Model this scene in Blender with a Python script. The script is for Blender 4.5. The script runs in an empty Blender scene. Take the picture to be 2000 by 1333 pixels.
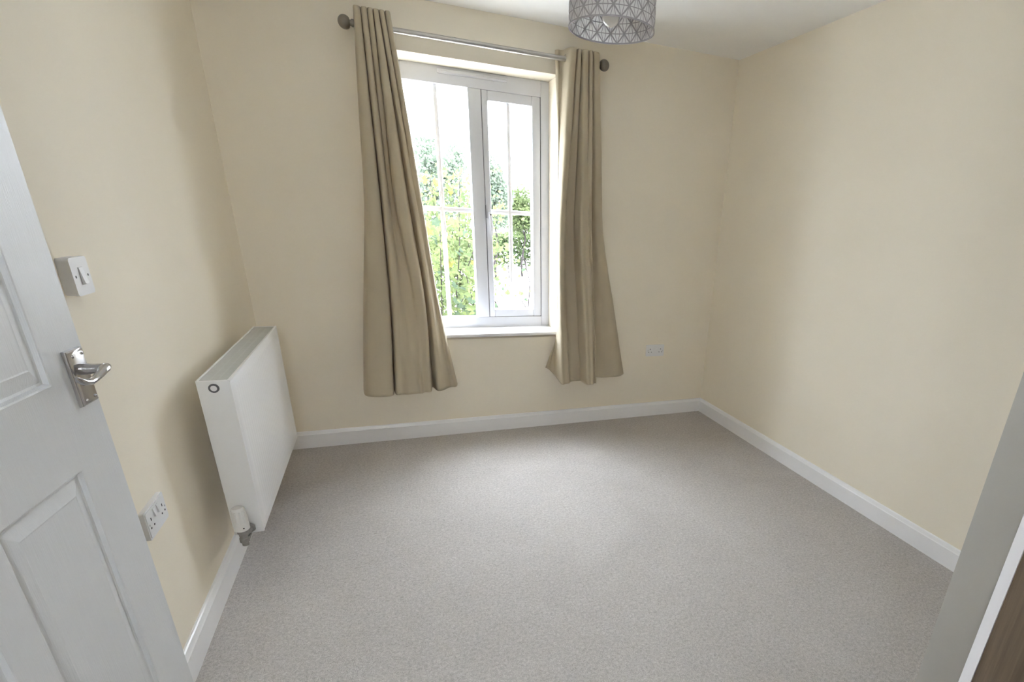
import bpy, bmesh, math, random
from mathutils import Vector, Matrix

random.seed(7)
C = bpy.context.scene.collection
S = bpy.context.scene

# ------------------------------------------------------------------ camera, sky, exposure
cam_d = bpy.data.cameras.new('camera')
cam = bpy.data.objects.new('camera', cam_d)
C.objects.link(cam)
cam_d.sensor_fit = 'HORIZONTAL'
cam_d.sensor_width = 36.0
cam_d.lens = 1037.42 / 2000.0 * 36.0
cam_d.shift_x = -201.415 / 2000.0
cam_d.shift_y = 189.933 / 2000.0
cam_d.clip_start = 0.02
cam_d.clip_end = 300
cam.location = (0.6971, -3.5162, 1.3989)
cam.rotation_euler = (Matrix.Rotation(-0.4091, 3, 'Z') @ Matrix.Rotation(1.1826, 3, 'X') @ Matrix.Rotation(0.0529, 3, 'Z')).to_euler()
S.camera = cam

world = bpy.data.worlds.new('overcast_sky')
S.world = world
world.use_nodes = True
wnt = world.node_tree
bg = wnt.nodes['Background']
# overcast sky, smoothly brighter towards the zenith
wtc = wnt.nodes.new('ShaderNodeTexCoord')
wsep = wnt.nodes.new('ShaderNodeSeparateXYZ')
wnt.links.new(wtc.outputs['Generated'], wsep.inputs['Vector'])
wmr = wnt.nodes.new('ShaderNodeMapRange')
wmr.inputs['From Min'].default_value = 0.0
wmr.inputs['From Max'].default_value = 1.0
wmr.inputs['To Min'].default_value = 6.3
wmr.inputs['To Max'].default_value = 13.0
wnt.links.new(wsep.outputs['Z'], wmr.inputs['Value'])
wnt.links.new(wmr.outputs['Result'], bg.inputs['Strength'])
bg.inputs['Color'].default_value = (0.915, 0.955, 1.09, 1)

S.view_settings.view_transform = 'Standard'
S.view_settings.look = 'None'
S.view_settings.exposure = 2.03
S.view_settings.gamma = 1.0
S.view_settings.use_curve_mapping = False
S.cycles.max_bounces = 14
S.cycles.diffuse_bounces = 10
S.cycles.transparent_max_bounces = 16
S.cycles.caustics_reflective = False
S.cycles.caustics_refractive = False

# ------------------------------------------------------------------ materials
def new_mat(name):
    m = bpy.data.materials.new(name)
    m.use_nodes = True
    nt = m.node_tree
    return m, nt, nt.nodes['Principled BSDF']

def mat(name, col, rough=0.5, metal=0.0, var=0.0, var_scale=8.0, bump=0.0, bump_scale=200.0, stretch=(1, 1, 1), spec=0.5):
    m, nt, p = new_mat(name)
    p.inputs['Base Color'].default_value = (*col, 1)
    p.inputs['Roughness'].default_value = rough
    p.inputs['Metallic'].default_value = metal
    p.inputs['Specular IOR Level'].default_value = spec
    tc = nt.nodes.new('ShaderNodeTexCoord')
    mp = nt.nodes.new('ShaderNodeMapping')
    mp.inputs['Scale'].default_value = stretch
    nt.links.new(tc.outputs['Object'], mp.inputs['Vector'])
    n = nt.nodes.new('ShaderNodeTexNoise')
    n.inputs['Scale'].default_value = var_scale
    n.inputs['Detail'].default_value = 4
    nt.links.new(mp.outputs['Vector'], n.inputs['Vector'])
    r = nt.nodes.new('ShaderNodeValToRGB')
    r.color_ramp.elements[0].position = 0.3
    r.color_ramp.elements[1].position = 0.7
    r.color_ramp.elements[0].color = (*[max(0, c * (1 - var)) for c in col], 1)
    r.color_ramp.elements[1].color = (*[min(1, c * (1 + var)) for c in col], 1)
    nt.links.new(n.outputs['Fac'], r.inputs['Fac'])
    nt.links.new(r.outputs['Color'], p.inputs['Base Color'])
    if bump:
        n2 = nt.nodes.new('ShaderNodeTexNoise')
        n2.inputs['Scale'].default_value = bump_scale
        n2.inputs['Detail'].default_value = 3
        nt.links.new(mp.outputs['Vector'], n2.inputs['Vector'])
        b = nt.nodes.new('ShaderNodeBump')
        b.inputs['Strength'].default_value = bump
        b.inputs['Distance'].default_value = 0.002
        nt.links.new(n2.outputs['Fac'], b.inputs['Height'])
        nt.links.new(b.outputs['Normal'], p.inputs['Normal'])
    return m

M = {}
M['cream'] = mat('cream_wall_paint', (0.845, 0.784, 0.660), 0.75, var=0.012, var_scale=3, bump=0.12, bump_scale=160, spec=0.25)
M['taupe'] = mat('shade_grey_beige', (0.44, 0.43, 0.40), 0.6, var=0.02)  # grey-beige darkened so the partition end stays shaded despite the fill
M['ceiling'] = mat('white_ceiling_paint', (0.89, 0.89, 0.88), 0.9, var=0.01, bump=0.1, bump_scale=120, spec=0.2)
M['reveal'] = mat('cream_reveal_paint', (0.80, 0.78, 0.72), 0.7, var=0.01, bump=0.1, spec=0.25)
M['gloss'] = mat('white_gloss_paint', (0.85, 0.85, 0.86), 0.28, var=0.01, bump=0.05, bump_scale=60)
M['doorpaint'] = mat('white_grained_door', (0.66, 0.67, 0.68), 0.38, var=0.012, var_scale=10, bump=0.35, bump_scale=30, stretch=(14, 14, 0.8))
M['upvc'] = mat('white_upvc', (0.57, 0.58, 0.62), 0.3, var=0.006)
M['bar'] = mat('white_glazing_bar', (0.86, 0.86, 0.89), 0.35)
M['gasket'] = mat('grey_gasket', (0.12, 0.12, 0.13), 0.7)
M['radiator'] = mat('radiator_enamel', (0.78, 0.78, 0.775), 0.33, var=0.006)
M['grille'] = mat('radiator_grille_grey', (0.52, 0.53, 0.51), 0.5, var=0.02)
M['dark'] = mat('dark_hole', (0.02, 0.02, 0.02), 0.8)
M['plastic'] = mat('white_plastic', (0.76, 0.76, 0.77), 0.35, var=0.005)
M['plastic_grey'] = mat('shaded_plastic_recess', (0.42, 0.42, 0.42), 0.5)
M['valve_white'] = mat('valve_plastic', (0.76, 0.755, 0.73), 0.45)
M['valve_metal'] = mat('valve_nickel', (0.36, 0.35, 0.33), 0.42, metal=0.85, var=0.1, var_scale=60)
M['chrome'] = mat('satin_chrome', (0.50, 0.49, 0.49), 0.2, metal=1.0, var=0.02)
M['pole'] = mat('brushed_nickel_pole', (0.50, 0.48, 0.45), 0.32, metal=0.9, var=0.03, stretch=(1, 30, 30))
M['finial'] = mat('dark_nickel_finial', (0.25, 0.23, 0.20), 0.33, metal=0.85, var=0.04)
M['lattice'] = mat('grey_felt_shade', (0.40, 0.38, 0.40), 0.8, var=0.03, var_scale=60)
M['cable'] = mat('white_cable', (0.75, 0.75, 0.73), 0.5)
M['bark'] = mat('brown_bark', (0.020, 0.017, 0.017), 0.9, var=0.25, var_scale=25, spec=0.02)
M['gravel'] = mat('pale_gravel', (0.46, 0.45, 0.42), 0.95, var=0.12, var_scale=6)
M['lawn'] = mat('lawn_green', (0.12, 0.17, 0.06), 0.95, var=0.25, var_scale=4)
M['white_edge'] = mat('white_laminate', (0.86, 0.86, 0.89), 0.35)
M['brick'] = mat('outer_brick', (0.42, 0.25, 0.18), 0.9, var=0.15)

# fabric with a little translucency
def fabric_mat():
    m, nt, p = new_mat('taupe_curtain_fabric')
    tc = nt.nodes.new('ShaderNodeTexCoord')
    w = nt.nodes.new('ShaderNodeTexNoise')
    w.inputs['Scale'].default_value = 14
    w.inputs['Detail'].default_value = 6
    nt.links.new(tc.outputs['Object'], w.inputs['Vector'])
    r = nt.nodes.new('ShaderNodeValToRGB')
    r.color_ramp.elements[0].color = (0.535, 0.465, 0.335, 1)
    r.color_ramp.elements[1].color = (0.59, 0.515, 0.375, 1)
    nt.links.new(w.outputs['Fac'], r.inputs['Fac'])
    nt.links.new(r.outputs['Color'], p.inputs['Base Color'])
    p.inputs['Roughness'].default_value = 0.85
    p.inputs['Specular IOR Level'].default_value = 0.2
    p.inputs['Sheen Weight'].default_value = 0.15
    n2 = nt.nodes.new('ShaderNodeTexNoise')
    n2.inputs['Scale'].default_value = 900
    nt.links.new(tc.outputs['Object'], n2.inputs['Vector'])
    b = nt.nodes.new('ShaderNodeBump')
    b.inputs['Strength'].default_value = 0.15
    b.inputs['Distance'].default_value = 0.001
    nt.links.new(n2.outputs['Fac'], b.inputs['Height'])
    nt.links.new(b.outputs['Normal'], p.inputs['Normal'])
    tr = nt.nodes.new('ShaderNodeBsdfTranslucent')
    tr.inputs['Color'].default_value = (0.45, 0.37, 0.27, 1)
    mx = nt.nodes.new('ShaderNodeMixShader')
    mx.inputs['Fac'].default_value = 0.16
    nt.links.new(p.outputs['BSDF'], mx.inputs[1])
    nt.links.new(tr.outputs['BSDF'], mx.inputs[2])
    nt.links.new(mx.outputs['Shader'], nt.nodes['Material Output'].inputs['Surface'])
    return m
M['fabric'] = fabric_mat()

def translucent_mat(name, col, fac, tcol=None, rough=0.8):
    m, nt, p = new_mat(name)
    p.inputs['Base Color'].default_value = (*col, 1)
    p.inputs['Roughness'].default_value = rough
    tr = nt.nodes.new('ShaderNodeBsdfTranslucent')
    tr.inputs['Color'].default_value = (*(tcol or col), 1)
    mx = nt.nodes.new('ShaderNodeMixShader')
    mx.inputs['Fac'].default_value = fac
    nt.links.new(p.outputs['BSDF'], mx.inputs[1])
    nt.links.new(tr.outputs['BSDF'], mx.inputs[2])
    nt.links.new(mx.outputs['Shader'], nt.nodes['Material Output'].inputs['Surface'])
    return m
M['liner'] = translucent_mat('white_shade_liner', (0.80, 0.79, 0.80), 0.5)

def leaf_mat(name, c0, c1, scale=3.0):
    m, nt, p = new_mat(name)
    tc = nt.nodes.new('ShaderNodeTexCoord')
    n = nt.nodes.new('ShaderNodeTexNoise')
    n.inputs['Scale'].default_value = scale
    n.inputs['Detail'].default_value = 5
    oi = nt.nodes.new('ShaderNodeObjectInfo')
    add = nt.nodes.new('ShaderNodeVectorMath')
    add.operation = 'ADD'
    nt.links.new(tc.outputs['Object'], add.inputs[0])
    nt.links.new(oi.outputs['Location'], add.inputs[1])
    nt.links.new(add.outputs['Vector'], n.inputs['Vector'])
    r = nt.nodes.new('ShaderNodeValToRGB')
    r.color_ramp.elements[0].position = 0.35
    r.color_ramp.elements[1].position = 0.65
    r.color_ramp.elements[0].color = (*c0, 1)
    r.color_ramp.elements[1].color = (*c1, 1)
    nt.links.new(n.outputs['Fac'], r.inputs['Fac'])
    nt.links.new(r.outputs['Color'], p.inputs['Base Color'])
    p.inputs['Roughness'].default_value = 0.8
    p.inputs['Specular IOR Level'].default_value = 0.02
    tr = nt.nodes.new('ShaderNodeBsdfTranslucent')
    nt.links.new(r.outputs['Color'], tr.inputs['Color'])
    mx = nt.nodes.new('ShaderNodeMixShader')
    mx.inputs['Fac'].default_value = 0.4
    nt.links.new(p.outputs['BSDF'], mx.inputs[1])
    nt.links.new(tr.outputs['BSDF'], mx.inputs[2])
    nt.links.new(mx.outputs['Shader'], nt.nodes['Material Output'].inputs['Surface'])
    return m
M['leaf_lime'] = leaf_mat('lime_leaf', (0.0508, 0.0688, 0.0329), (0.0822, 0.0987, 0.0389))
M['leaf_yellow'] = leaf_mat('yellow_leaf', (0.0858, 0.0887, 0.0257), (0.1073, 0.0944, 0.0286))
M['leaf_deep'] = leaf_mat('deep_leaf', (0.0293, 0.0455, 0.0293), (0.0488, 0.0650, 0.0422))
M['leaf_tree'] = leaf_mat('tree_leaf', (0.0749, 0.0998, 0.0707), (0.1165, 0.1373, 0.1040), 0.8)  # paler than the nearer leaves: distance haze put into the colour
M['leaf_hedge'] = leaf_mat('hedge_leaf', (0.0406, 0.0593, 0.0281), (0.0780, 0.0936, 0.0390), 0.8)
M['leaf_red'] = leaf_mat('russet_leaf', (0.0761, 0.0592, 0.0575), (0.1014, 0.0794, 0.0777), 0.8)

def glass_mat():
    m = bpy.data.materials.new('window_glass')
    m.use_nodes = True
    nt = m.node_tree
    nt.nodes.remove(nt.nodes['Principled BSDF'])
    t = nt.nodes.new('ShaderNodeBsdfTransparent')
    t.inputs['Color'].default_value = (0.94, 0.96, 0.95, 1)
    g = nt.nodes.new('ShaderNodeBsdfGlossy')
    g.inputs['Roughness'].default_value = 0.02
    # thin-pane reflectance (Schlick), the same from either side of the pane
    lw = nt.nodes.new('ShaderNodeLayerWeight')
    lw.inputs['Blend'].default_value = 0.5
    pw = nt.nodes.new('ShaderNodeMath')
    pw.operation = 'POWER'
    pw.inputs[1].default_value = 5.0
    ma = nt.nodes.new('ShaderNodeMath')
    ma.operation = 'MULTIPLY_ADD'
    ma.inputs[1].default_value = 0.96
    ma.inputs[2].default_value = 0.04
    nt.links.new(lw.outputs['Facing'], pw.inputs[0])
    nt.links.new(pw.outputs[0], ma.inputs[0])
    mx = nt.nodes.new('ShaderNodeMixShader')
    nt.links.new(ma.outputs[0], mx.inputs['Fac'])
    nt.links.new(t.outputs['BSDF'], mx.inputs[1])
    nt.links.new(g.outputs['BSDF'], mx.inputs[2])
    nt.links.new(mx.outputs['Shader'], nt.nodes['Material Output'].inputs['Surface'])
    return m
M['glass'] = glass_mat()

def bulb_mat():
    m, nt, p = new_mat('frosted_bulb_glass')
    p.inputs['Base Color'].default_value = (0.85, 0.84, 0.80, 1)
    p.inputs['Roughness'].default_value = 0.12
    p.inputs['Coat Weight'].default_value = 0.6
    return m
M['bulb'] = bulb_mat()

def carpet_mat():
    m, nt, p = new_mat('beige_twist_carpet')
    tc = nt.nodes.new('ShaderNodeTexCoord')
    fine = nt.nodes.new('ShaderNodeTexNoise')
    fine.inputs['Scale'].default_value = 290
    fine.inputs['Detail'].default_value = 3
    fine.inputs['Roughness'].default_value = 0.65
    big = nt.nodes.new('ShaderNodeTexNoise')
    big.inputs['Scale'].default_value = 2.6
    big.inputs['Detail'].default_value = 5
    big.inputs['Roughness'].default_value = 0.6
    big.inputs['Distortion'].default_value = 0.8
    for n in (fine, big):
        nt.links.new(tc.outputs['Object'], n.inputs['Vector'])
    mid = nt.nodes.new('ShaderNodeTexNoise')
    mid.inputs['Scale'].default_value = 95
    mid.inputs['Detail'].default_value = 4
    mid.inputs['Roughness'].default_value = 0.75
    mid.inputs['Distortion'].default_value = 0.6
    nt.links.new(tc.outputs['Object'], mid.inputs['Vector'])
    tuft = nt.nodes.new('ShaderNodeMath')
    tuft.operation = 'MULTIPLY_ADD'
    tuft.inputs[1].default_value = 0.5
    half = nt.nodes.new('ShaderNodeMath')
    half.operation = 'MULTIPLY'
    half.inputs[1].default_value = 0.5
    nt.links.new(mid.outputs['Fac'], half.inputs[0])
    nt.links.new(fine.outputs['Fac'], tuft.inputs[0])
    nt.links.new(half.outputs[0], tuft.inputs[2])
    r = nt.nodes.new('ShaderNodeValToRGB')
    r.color_ramp.elements[0].position = 0.36
    r.color_ramp.elements[1].position = 0.64
    r.color_ramp.elements[0].color = (0.335, 0.313, 0.292, 1)
    r.color_ramp.elements[1].color = (0.645, 0.617, 0.59, 1)
    nt.links.new(tuft.outputs[0], r.inputs['Fac'])
    r2 = nt.nodes.new('ShaderNodeValToRGB')
    r2.color_ramp.elements[0].position = 0.35
    r2.color_ramp.elements[1].position = 0.65
    r2.color_ramp.elements[0].color = (0.95, 0.945, 0.94, 1)
    r2.color_ramp.elements[1].color = (1.02, 1.02, 1.02, 1)
    nt.links.new(big.outputs['Fac'], r2.inputs['Fac'])
    mix = nt.nodes.new('ShaderNodeMixRGB')
    mix.blend_type = 'MULTIPLY'
    mix.inputs['Fac'].default_value = 1
    nt.links.new(r.outputs['Color'], mix.inputs[1])
    nt.links.new(r2.outputs['Color'], mix.inputs[2])
    nt.links.new(mix.outputs['Color'], p.inputs['Base Color'])
    p.inputs['Roughness'].default_value = 1.0
    p.inputs['Specular IOR Level'].default_value = 0.05
    b = nt.nodes.new('ShaderNodeBump')
    b.inputs['Strength'].default_value = 0.7
    b.inputs['Distance'].default_value = 0.004
    nt.links.new(tuft.outputs[0], b.inputs['Height'])
    nt.links.new(b.outputs['Normal'], p.inputs['Normal'])
    return m
M['carpet'] = carpet_mat()

def wood_mat():
    m, nt, p = new_mat('oak_effect_laminate')
    tc = nt.nodes.new('ShaderNodeTexCoord')
    mp = nt.nodes.new('ShaderNodeMapping')
    mp.inputs['Scale'].default_value = (22, 22, 0.9)
    n = nt.nodes.new('ShaderNodeTexNoise')
    n.inputs['Scale'].default_value = 2.2
    n.inputs['Detail'].default_value = 8
    n.inputs['Roughness'].default_value = 0.62
    n.inputs['Distortion'].default_value = 0.4
    nt.links.new(tc.outputs['Object'], mp.inputs['Vector'])
    nt.links.new(mp.outputs['Vector'], n.inputs['Vector'])
    r = nt.nodes.new('ShaderNodeValToRGB')
    r.color_ramp.elements[0].position = 0.32
    r.color_ramp.elements[1].position = 0.68
    r.color_ramp.elements[0].color = (0.10, 0.072, 0.048, 1)
    r.color_ramp.elements[1].color = (0.21, 0.16, 0.11, 1)
    nt.links.new(n.outputs['Fac'], r.inputs['Fac'])
    nt.links.new(r.outputs['Color'], p.inputs['Base Color'])
    p.inputs['Roughness'].default_value = 0.5
    return m
M['oak'] = wood_mat()

# ------------------------------------------------------------------ helpers
def link(name, bm, m, parent=None, smooth=False):
    me = bpy.data.meshes.new(name)
    bmesh.ops.recalc_face_normals(bm, faces=bm.faces)
    bm.to_mesh(me)
    bm.free()
    for mm in (m if isinstance(m, (list, tuple)) else [m]):
        me.materials.append(mm)
    if smooth:
        for f in me.polygons:
            f.use_smooth = True
        if smooth is not True:
            me.set_sharp_from_angle(angle=math.radians(smooth))
    o = bpy.data.objects.new(name, me)
    C.objects.link(o)
    if parent is not None:
        o.parent = parent
        o.matrix_parent_inverse = parent.matrix_world.inverted() if False else Matrix.Translation(-parent.location) if parent.rotation_euler.z == 0 and parent.parent is None else Matrix.Identity(4)
    return o

def empty(name, loc):
    o = bpy.data.objects.new(name, None)
    o.empty_display_size = 0.05
    o.location = loc
    C.objects.link(o)
    return o

def tag(o, label, cat, group=None):
    o['label'] = label
    o['category'] = cat
    if group:
        o['group'] = group
    return o

def structure(o):
    o['kind'] = 'structure'
    return o

def stuff(o):
    o['kind'] = 'stuff'
    return o

def add_box(bm, a, b, bevel=0.0, seg=2, mi=0):
    x0, y0, z0 = [min(a[i], b[i]) for i in range(3)]
    x1, y1, z1 = [max(a[i], b[i]) for i in range(3)]
    t = bmesh.new()
    v = [t.verts.new(p) for p in ((x0, y0, z0), (x1, y0, z0), (x1, y1, z0), (x0, y1, z0), (x0, y0, z1), (x1, y0, z1), (x1, y1, z1), (x0, y1, z1))]
    for f in ((0, 3, 2, 1), (4, 5, 6, 7), (0, 1, 5, 4), (1, 2, 6, 5), (2, 3, 7, 6), (3, 0, 4, 7)):
        t.faces.new([v[i] for i in f])
    if bevel:
        bmesh.ops.bevel(t, geom=list(t.edges), offset=bevel, segments=seg, profile=0.5, affect='EDGES', clamp_overlap=True)
    merge(bm, t, mi)

def merge(bm, t, mi=0, mtx=None):
    t.verts.index_update()
    vs = [bm.verts.new((mtx @ v.co) if mtx else v.co) for v in t.verts]
    for f in t.faces:
        nf = bm.faces.new([vs[v.index] for v in f.verts])
        nf.material_index = mi
    t.free()

def box(name, a, b, m, parent=None, bevel=0.0, seg=2):
    bm = bmesh.new()
    add_box(bm, a, b, bevel, seg)
    return link(name, bm, m, parent, smooth=35 if bevel else False)

def frame_axes(d):
    d = d.normalized()
    u = d.cross(Vector((0, 0, 1)))
    if u.length < 1e-3:
        u = d.cross(Vector((1, 0, 0)))
    u.normalize()
    return u, d.cross(u).normalized()

def add_tube(bm, pts, r, n=10, cap=True, mi=0, flat=1.0):
    pts = [Vector(p) for p in pts]
    rs = r if isinstance(r, (list, tuple)) else [r] * len(pts)
    rings = []
    pu = None
    for i, p in enumerate(pts):
        d = (pts[min(i + 1, len(pts) - 1)] - pts[max(i - 1, 0)])
        d.normalize()
        if pu is None:
            u, w = frame_axes(d)
        else:
            u = (pu - d * pu.dot(d)).normalized()
            w = d.cross(u).normalized()
        pu = u
        rings.append([bm.verts.new(p + u * math.cos(2 * math.pi * k / n) * rs[i] + w * math.sin(2 * math.pi * k / n) * rs[i] * flat) for k in range(n)])
    for a, b in zip(rings, rings[1:]):
        for k in range(n):
            f = bm.faces.new((a[k], a[(k + 1) % n], b[(k + 1) % n], b[k]))
            f.material_index = mi
    if cap:
        for rr in (rings[0][::-1], rings[-1]):
            f = bm.faces.new(rr)
            f.material_index = mi

def add_lathe(bm, profile, centre, axis='Z', n=32, mi=0, close=False):
    c = Vector(centre)
    rings = []
    for (r, h) in profile:
        ring = []
        for k in range(n):
            a = 2 * math.pi * k / n
            if axis == 'Z':
                p = Vector((r * math.cos(a), r * math.sin(a), h))
            elif axis == 'X':
                p = Vector((h, r * math.cos(a), r * math.sin(a)))
            else:
                p = Vector((r * math.sin(a), h, r * math.cos(a)))
            ring.append(bm.verts.new(c + p))
        rings.append(ring)
    seq = list(zip(rings, rings[1:]))
    if close:
        seq.append((rings[-1], rings[0]))
    for a, b in seq:
        for k in range(n):
            f = bm.faces.new((a[k], a[(k + 1) % n], b[(k + 1) % n], b[k]))
            f.material_index = mi
    if not close:
        if profile[0][0] > 1e-6:
            bm.faces.new(rings[0][::-1]).material_index = mi
        if profile[-1][0] > 1e-6:
            bm.faces.new(rings[-1]).material_index = mi
    bmesh.ops.remove_doubles(bm, verts=bm.verts, dist=1e-6)

def add_extrude(bm, prof, path_a, path_b, out):
    """prof: list of (outward, z); extruded between two floor points, outward along vector out."""
    a, b, o = Vector(path_a), Vector(path_b), Vector(out)
    r0 = [bm.verts.new(a + o * p + Vector((0, 0, z))) for p, z in prof]
    r1 = [bm.verts.new(b + o * p + Vector((0, 0, z))) for p, z in prof]
    n = len(prof)
    for k in range(n):
        bm.faces.new((r0[k], r0[(k + 1) % n], r1[(k + 1) % n], r1[k]))
    bm.faces.new(r0[::-1])
    bm.faces.new(r1)

# ------------------------------------------------------------------ room shell
W, H, T = 2.957, 2.40, 0.30
YB = -4.05                                   # wall behind the camera
WX0, WX1, WZ0, WZ1 = 0.815, 1.7426, 0.662, 2.1656   # window opening

structure(box('floor', (-0.02, YB, -0.06), (W + 0.02, 0.0, 0.0), M['carpet']))
structure(box('ceiling', (-0.1, YB - 0.1, H), (W + 0.1, 0.0, H + 0.12), M['ceiling']))

bm = bmesh.new()
add_box(bm, (-0.12, 0, -0.2), (WX0, T, H + 0.12))
add_box(bm, (WX1, 0, -0.2), (W + 0.12, T, H + 0.12))
add_box(bm, (WX0, 0, -0.2), (WX1, T, WZ0 - 0.018))
add_box(bm, (WX0, 0, WZ1), (WX1, T, H + 0.12))
bmesh.ops.remove_doubles(bm, verts=bm.verts, dist=1e-5)
structure(link('wall_back', bm, M['cream']))

structure(box('wall_left', (-0.12, YB - 0.1, -0.06), (0, 0, H), M['cream']))
structure(box('wall_right', (W, YB - 0.1, -0.06), (W + 0.12, 0, H), M['cream']))
# wall behind the camera, with an unseen glazed opening added to let in fill light
BX0, BX1, BZ0, BZ1 = 0.25, 0.73, 1.45, 1.92
bm = bmesh.new()
add_box(bm, (0, YB - 0.1, -0.06), (BX0, YB, H))
add_box(bm, (BX1, YB - 0.1, -0.06), (W, YB, H))
add_box(bm, (BX0, YB - 0.1, -0.06), (BX1, YB, BZ0))
add_box(bm, (BX0, YB - 0.1, BZ1), (BX1, YB, H))
bmesh.ops.remove_doubles(bm, verts=bm.verts, dist=1e-5)
structure(link('wall_front', bm, M['cream']))
bm = bmesh.new()
for a, b in (((BX0, BZ0), (BX0 + 0.03, BZ1)), ((BX1 - 0.03, BZ0), (BX1, BZ1)), ((BX0, BZ0), (BX1, BZ0 + 0.03)), ((BX0, BZ1 - 0.03), (BX1, BZ1))):
    add_box(bm, (a[0], YB - 0.08, a[1]), (b[0], YB - 0.04, b[1]))
fill_win = structure(link('fill_window', bm, M['upvc']))
box('pane', (BX0 + 0.03, YB - 0.062, BZ0 + 0.03), (BX1 - 0.03, YB - 0.058, BZ1 - 0.03), M['glass'], fill_win)
# partition that ends beside the camera
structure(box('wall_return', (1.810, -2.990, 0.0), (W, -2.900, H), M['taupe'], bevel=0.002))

# skirting
SK = [(0, 0), (0.018, 0), (0.018, 0.086), (0.015, 0.090), (0.010, 0.103), (0.006, 0.106), (0, 0.106)]
def skirting(name, a, b, out):
    bm = bmesh.new()
    add_extrude(bm, SK, a, b, out)
    return structure(link(name, bm, M['gloss']))
skirting('baseboard_back', (0, 0, 0), (W, 0, 0), (0, -1, 0))
skirting('baseboard_left', (0, 0, 0), (0, -2.93, 0), (1, 0, 0))
skirting('baseboard_right', (W, 0, 0), (W, -2.90, 0), (-1, 0, 0))
skirting('baseboard_return', (1.81, -2.90, 0), (W, -2.90, 0), (0, 1, 0))

# ------------------------------------------------------------------ window
FY = 0.200                                   # inner face of the frame
win = structure(empty('window_1', ((WX0 + WX1) / 2, FY, WZ0)))
def wpart(name, boxes, m, parent=win, bevel=0.004):
    bm = bmesh.new()
    for a, b in boxes:
        add_box(bm, a, b, bevel)
    return link(name, bm, m, parent, smooth=35)
fx0, fx1, fz0, fz1 = WX0, WX1, WZ0, WZ1
LX0, LX1 = 0.887, 1.2495                     # fixed light glass
LZ0, LZ1 = 0.748, 2.078
SX0, SX1, SZ0, SZ1 = 1.330, 1.686, 0.750, 2.078     # casement
GX0, GX1, GZ0, GZ1 = 1.365, 1.635, 0.797, 2.026     # casement glass
Y2 = T - 0.02
frame = wpart('window_frame', [((fx0, FY, fz0), (LX0, Y2, fz1)), ((SX1 + 0.004, FY, fz0), (fx1, Y2, fz1)),
                               ((LX0, FY, fz0), (SX1 + 0.004, Y2, LZ0)), ((LX0, FY, LZ1), (SX1 + 0.004, Y2, fz1)),
                               ((LX1, FY, LZ0), (SX0 - 0.004, Y2, LZ1))], M['upvc'])
# glazing bead lines of the fixed light
def bead_ring(name, x0, x1, z0, z1, y, w=0.010, d=0.012, parent=frame, m='upvc'):
    return wpart(name, [((x0 - w, y - d, z0 - w), (x0, y, z1 + w)), ((x1, y - d, z0 - w), (x1 + w, y, z1 + w)),
                        ((x0, y - d, z0 - w), (x1, y, z0)), ((x0, y - d, z1), (x1, y, z1 + w))], M[m], parent, 0.003)
GYL, GYR = FY + 0.030, FY + 0.024
# the casement sash
sash = wpart('casement_sash', [((SX0, FY + 0.003, SZ0), (GX0, Y2 - 0.005, SZ1)), ((GX1, FY + 0.003, SZ0), (SX1, Y2 - 0.005, SZ1)),
                               ((GX0, FY + 0.003, SZ0), (GX1, Y2 - 0.005, GZ0)), ((GX0, FY + 0.003, GZ1), (GX1, Y2 - 0.005, SZ1))], M['upvc'])
gk = wpart('gasket', [((SX0 - 0.004, FY + 0.008, SZ0 - 0.004), (SX0, FY + 0.05, SZ1 + 0.004)), ((SX1, FY + 0.008, SZ0 - 0.004), (SX1 + 0.004, FY + 0.05, SZ1 + 0.004)),
                      ((SX0, FY + 0.008, SZ0 - 0.004), (SX1, FY + 0.05, SZ0)), ((SX0, FY + 0.008, SZ1), (SX1, FY + 0.05, SZ1 + 0.004))], M['gasket'], sash, 0)
# glazing bars: one upright and one cross bar in each light
BZ = 1.415
BXL, BXR = 1.068, 1.490
wpart('glazing_bar', [((BXL - 0.013, GYL - 0.008, LZ0), (BXL + 0.013, GYL + 0.016, LZ1))], M['bar'], win, 0.008)
wpart('glazing_bar', [((LX0, GYL - 0.0075, BZ - 0.013), (LX1, GYL + 0.0155, BZ + 0.013))], M['bar'], win, 0.008)
wpart('glazing_bar', [((BXR - 0.012, GYR - 0.008, GZ0), (BXR + 0.012, GYR + 0.016, GZ1))], M['bar'], sash, 0.008)
wpart('glazing_bar', [((GX0, GYR - 0.0075, BZ - 0.013), (GX1, GYR + 0.0155, BZ + 0.013))], M['bar'], sash, 0.008)
for xa, xb in ((LX0, BXL), (BXL, LX1)):
    for za, zb in ((LZ0, BZ), (BZ, LZ1)):
        box('pane', (xa, GYL + 0.002, za), (xb, GYL + 0.006, zb), M['glass'], win)
for xa, xb in ((GX0, BXR), (BXR, GX1)):
    for za, zb in ((GZ0, BZ), (BZ, GZ1)):
        box('pane', (xa, GYR + 0.002, za), (xb, GYR + 0.006, zb), M['glass'], sash)
# trickle vent along the frame head
wpart('trickle_vent', [((1.085, FY - 0.012, 2.128), (1.485, FY, 2.152)), ((1.095, FY - 0.016, 2.133), (1.475, FY - 0.010, 2.142))], M['upvc'], win, 0.004)
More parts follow.
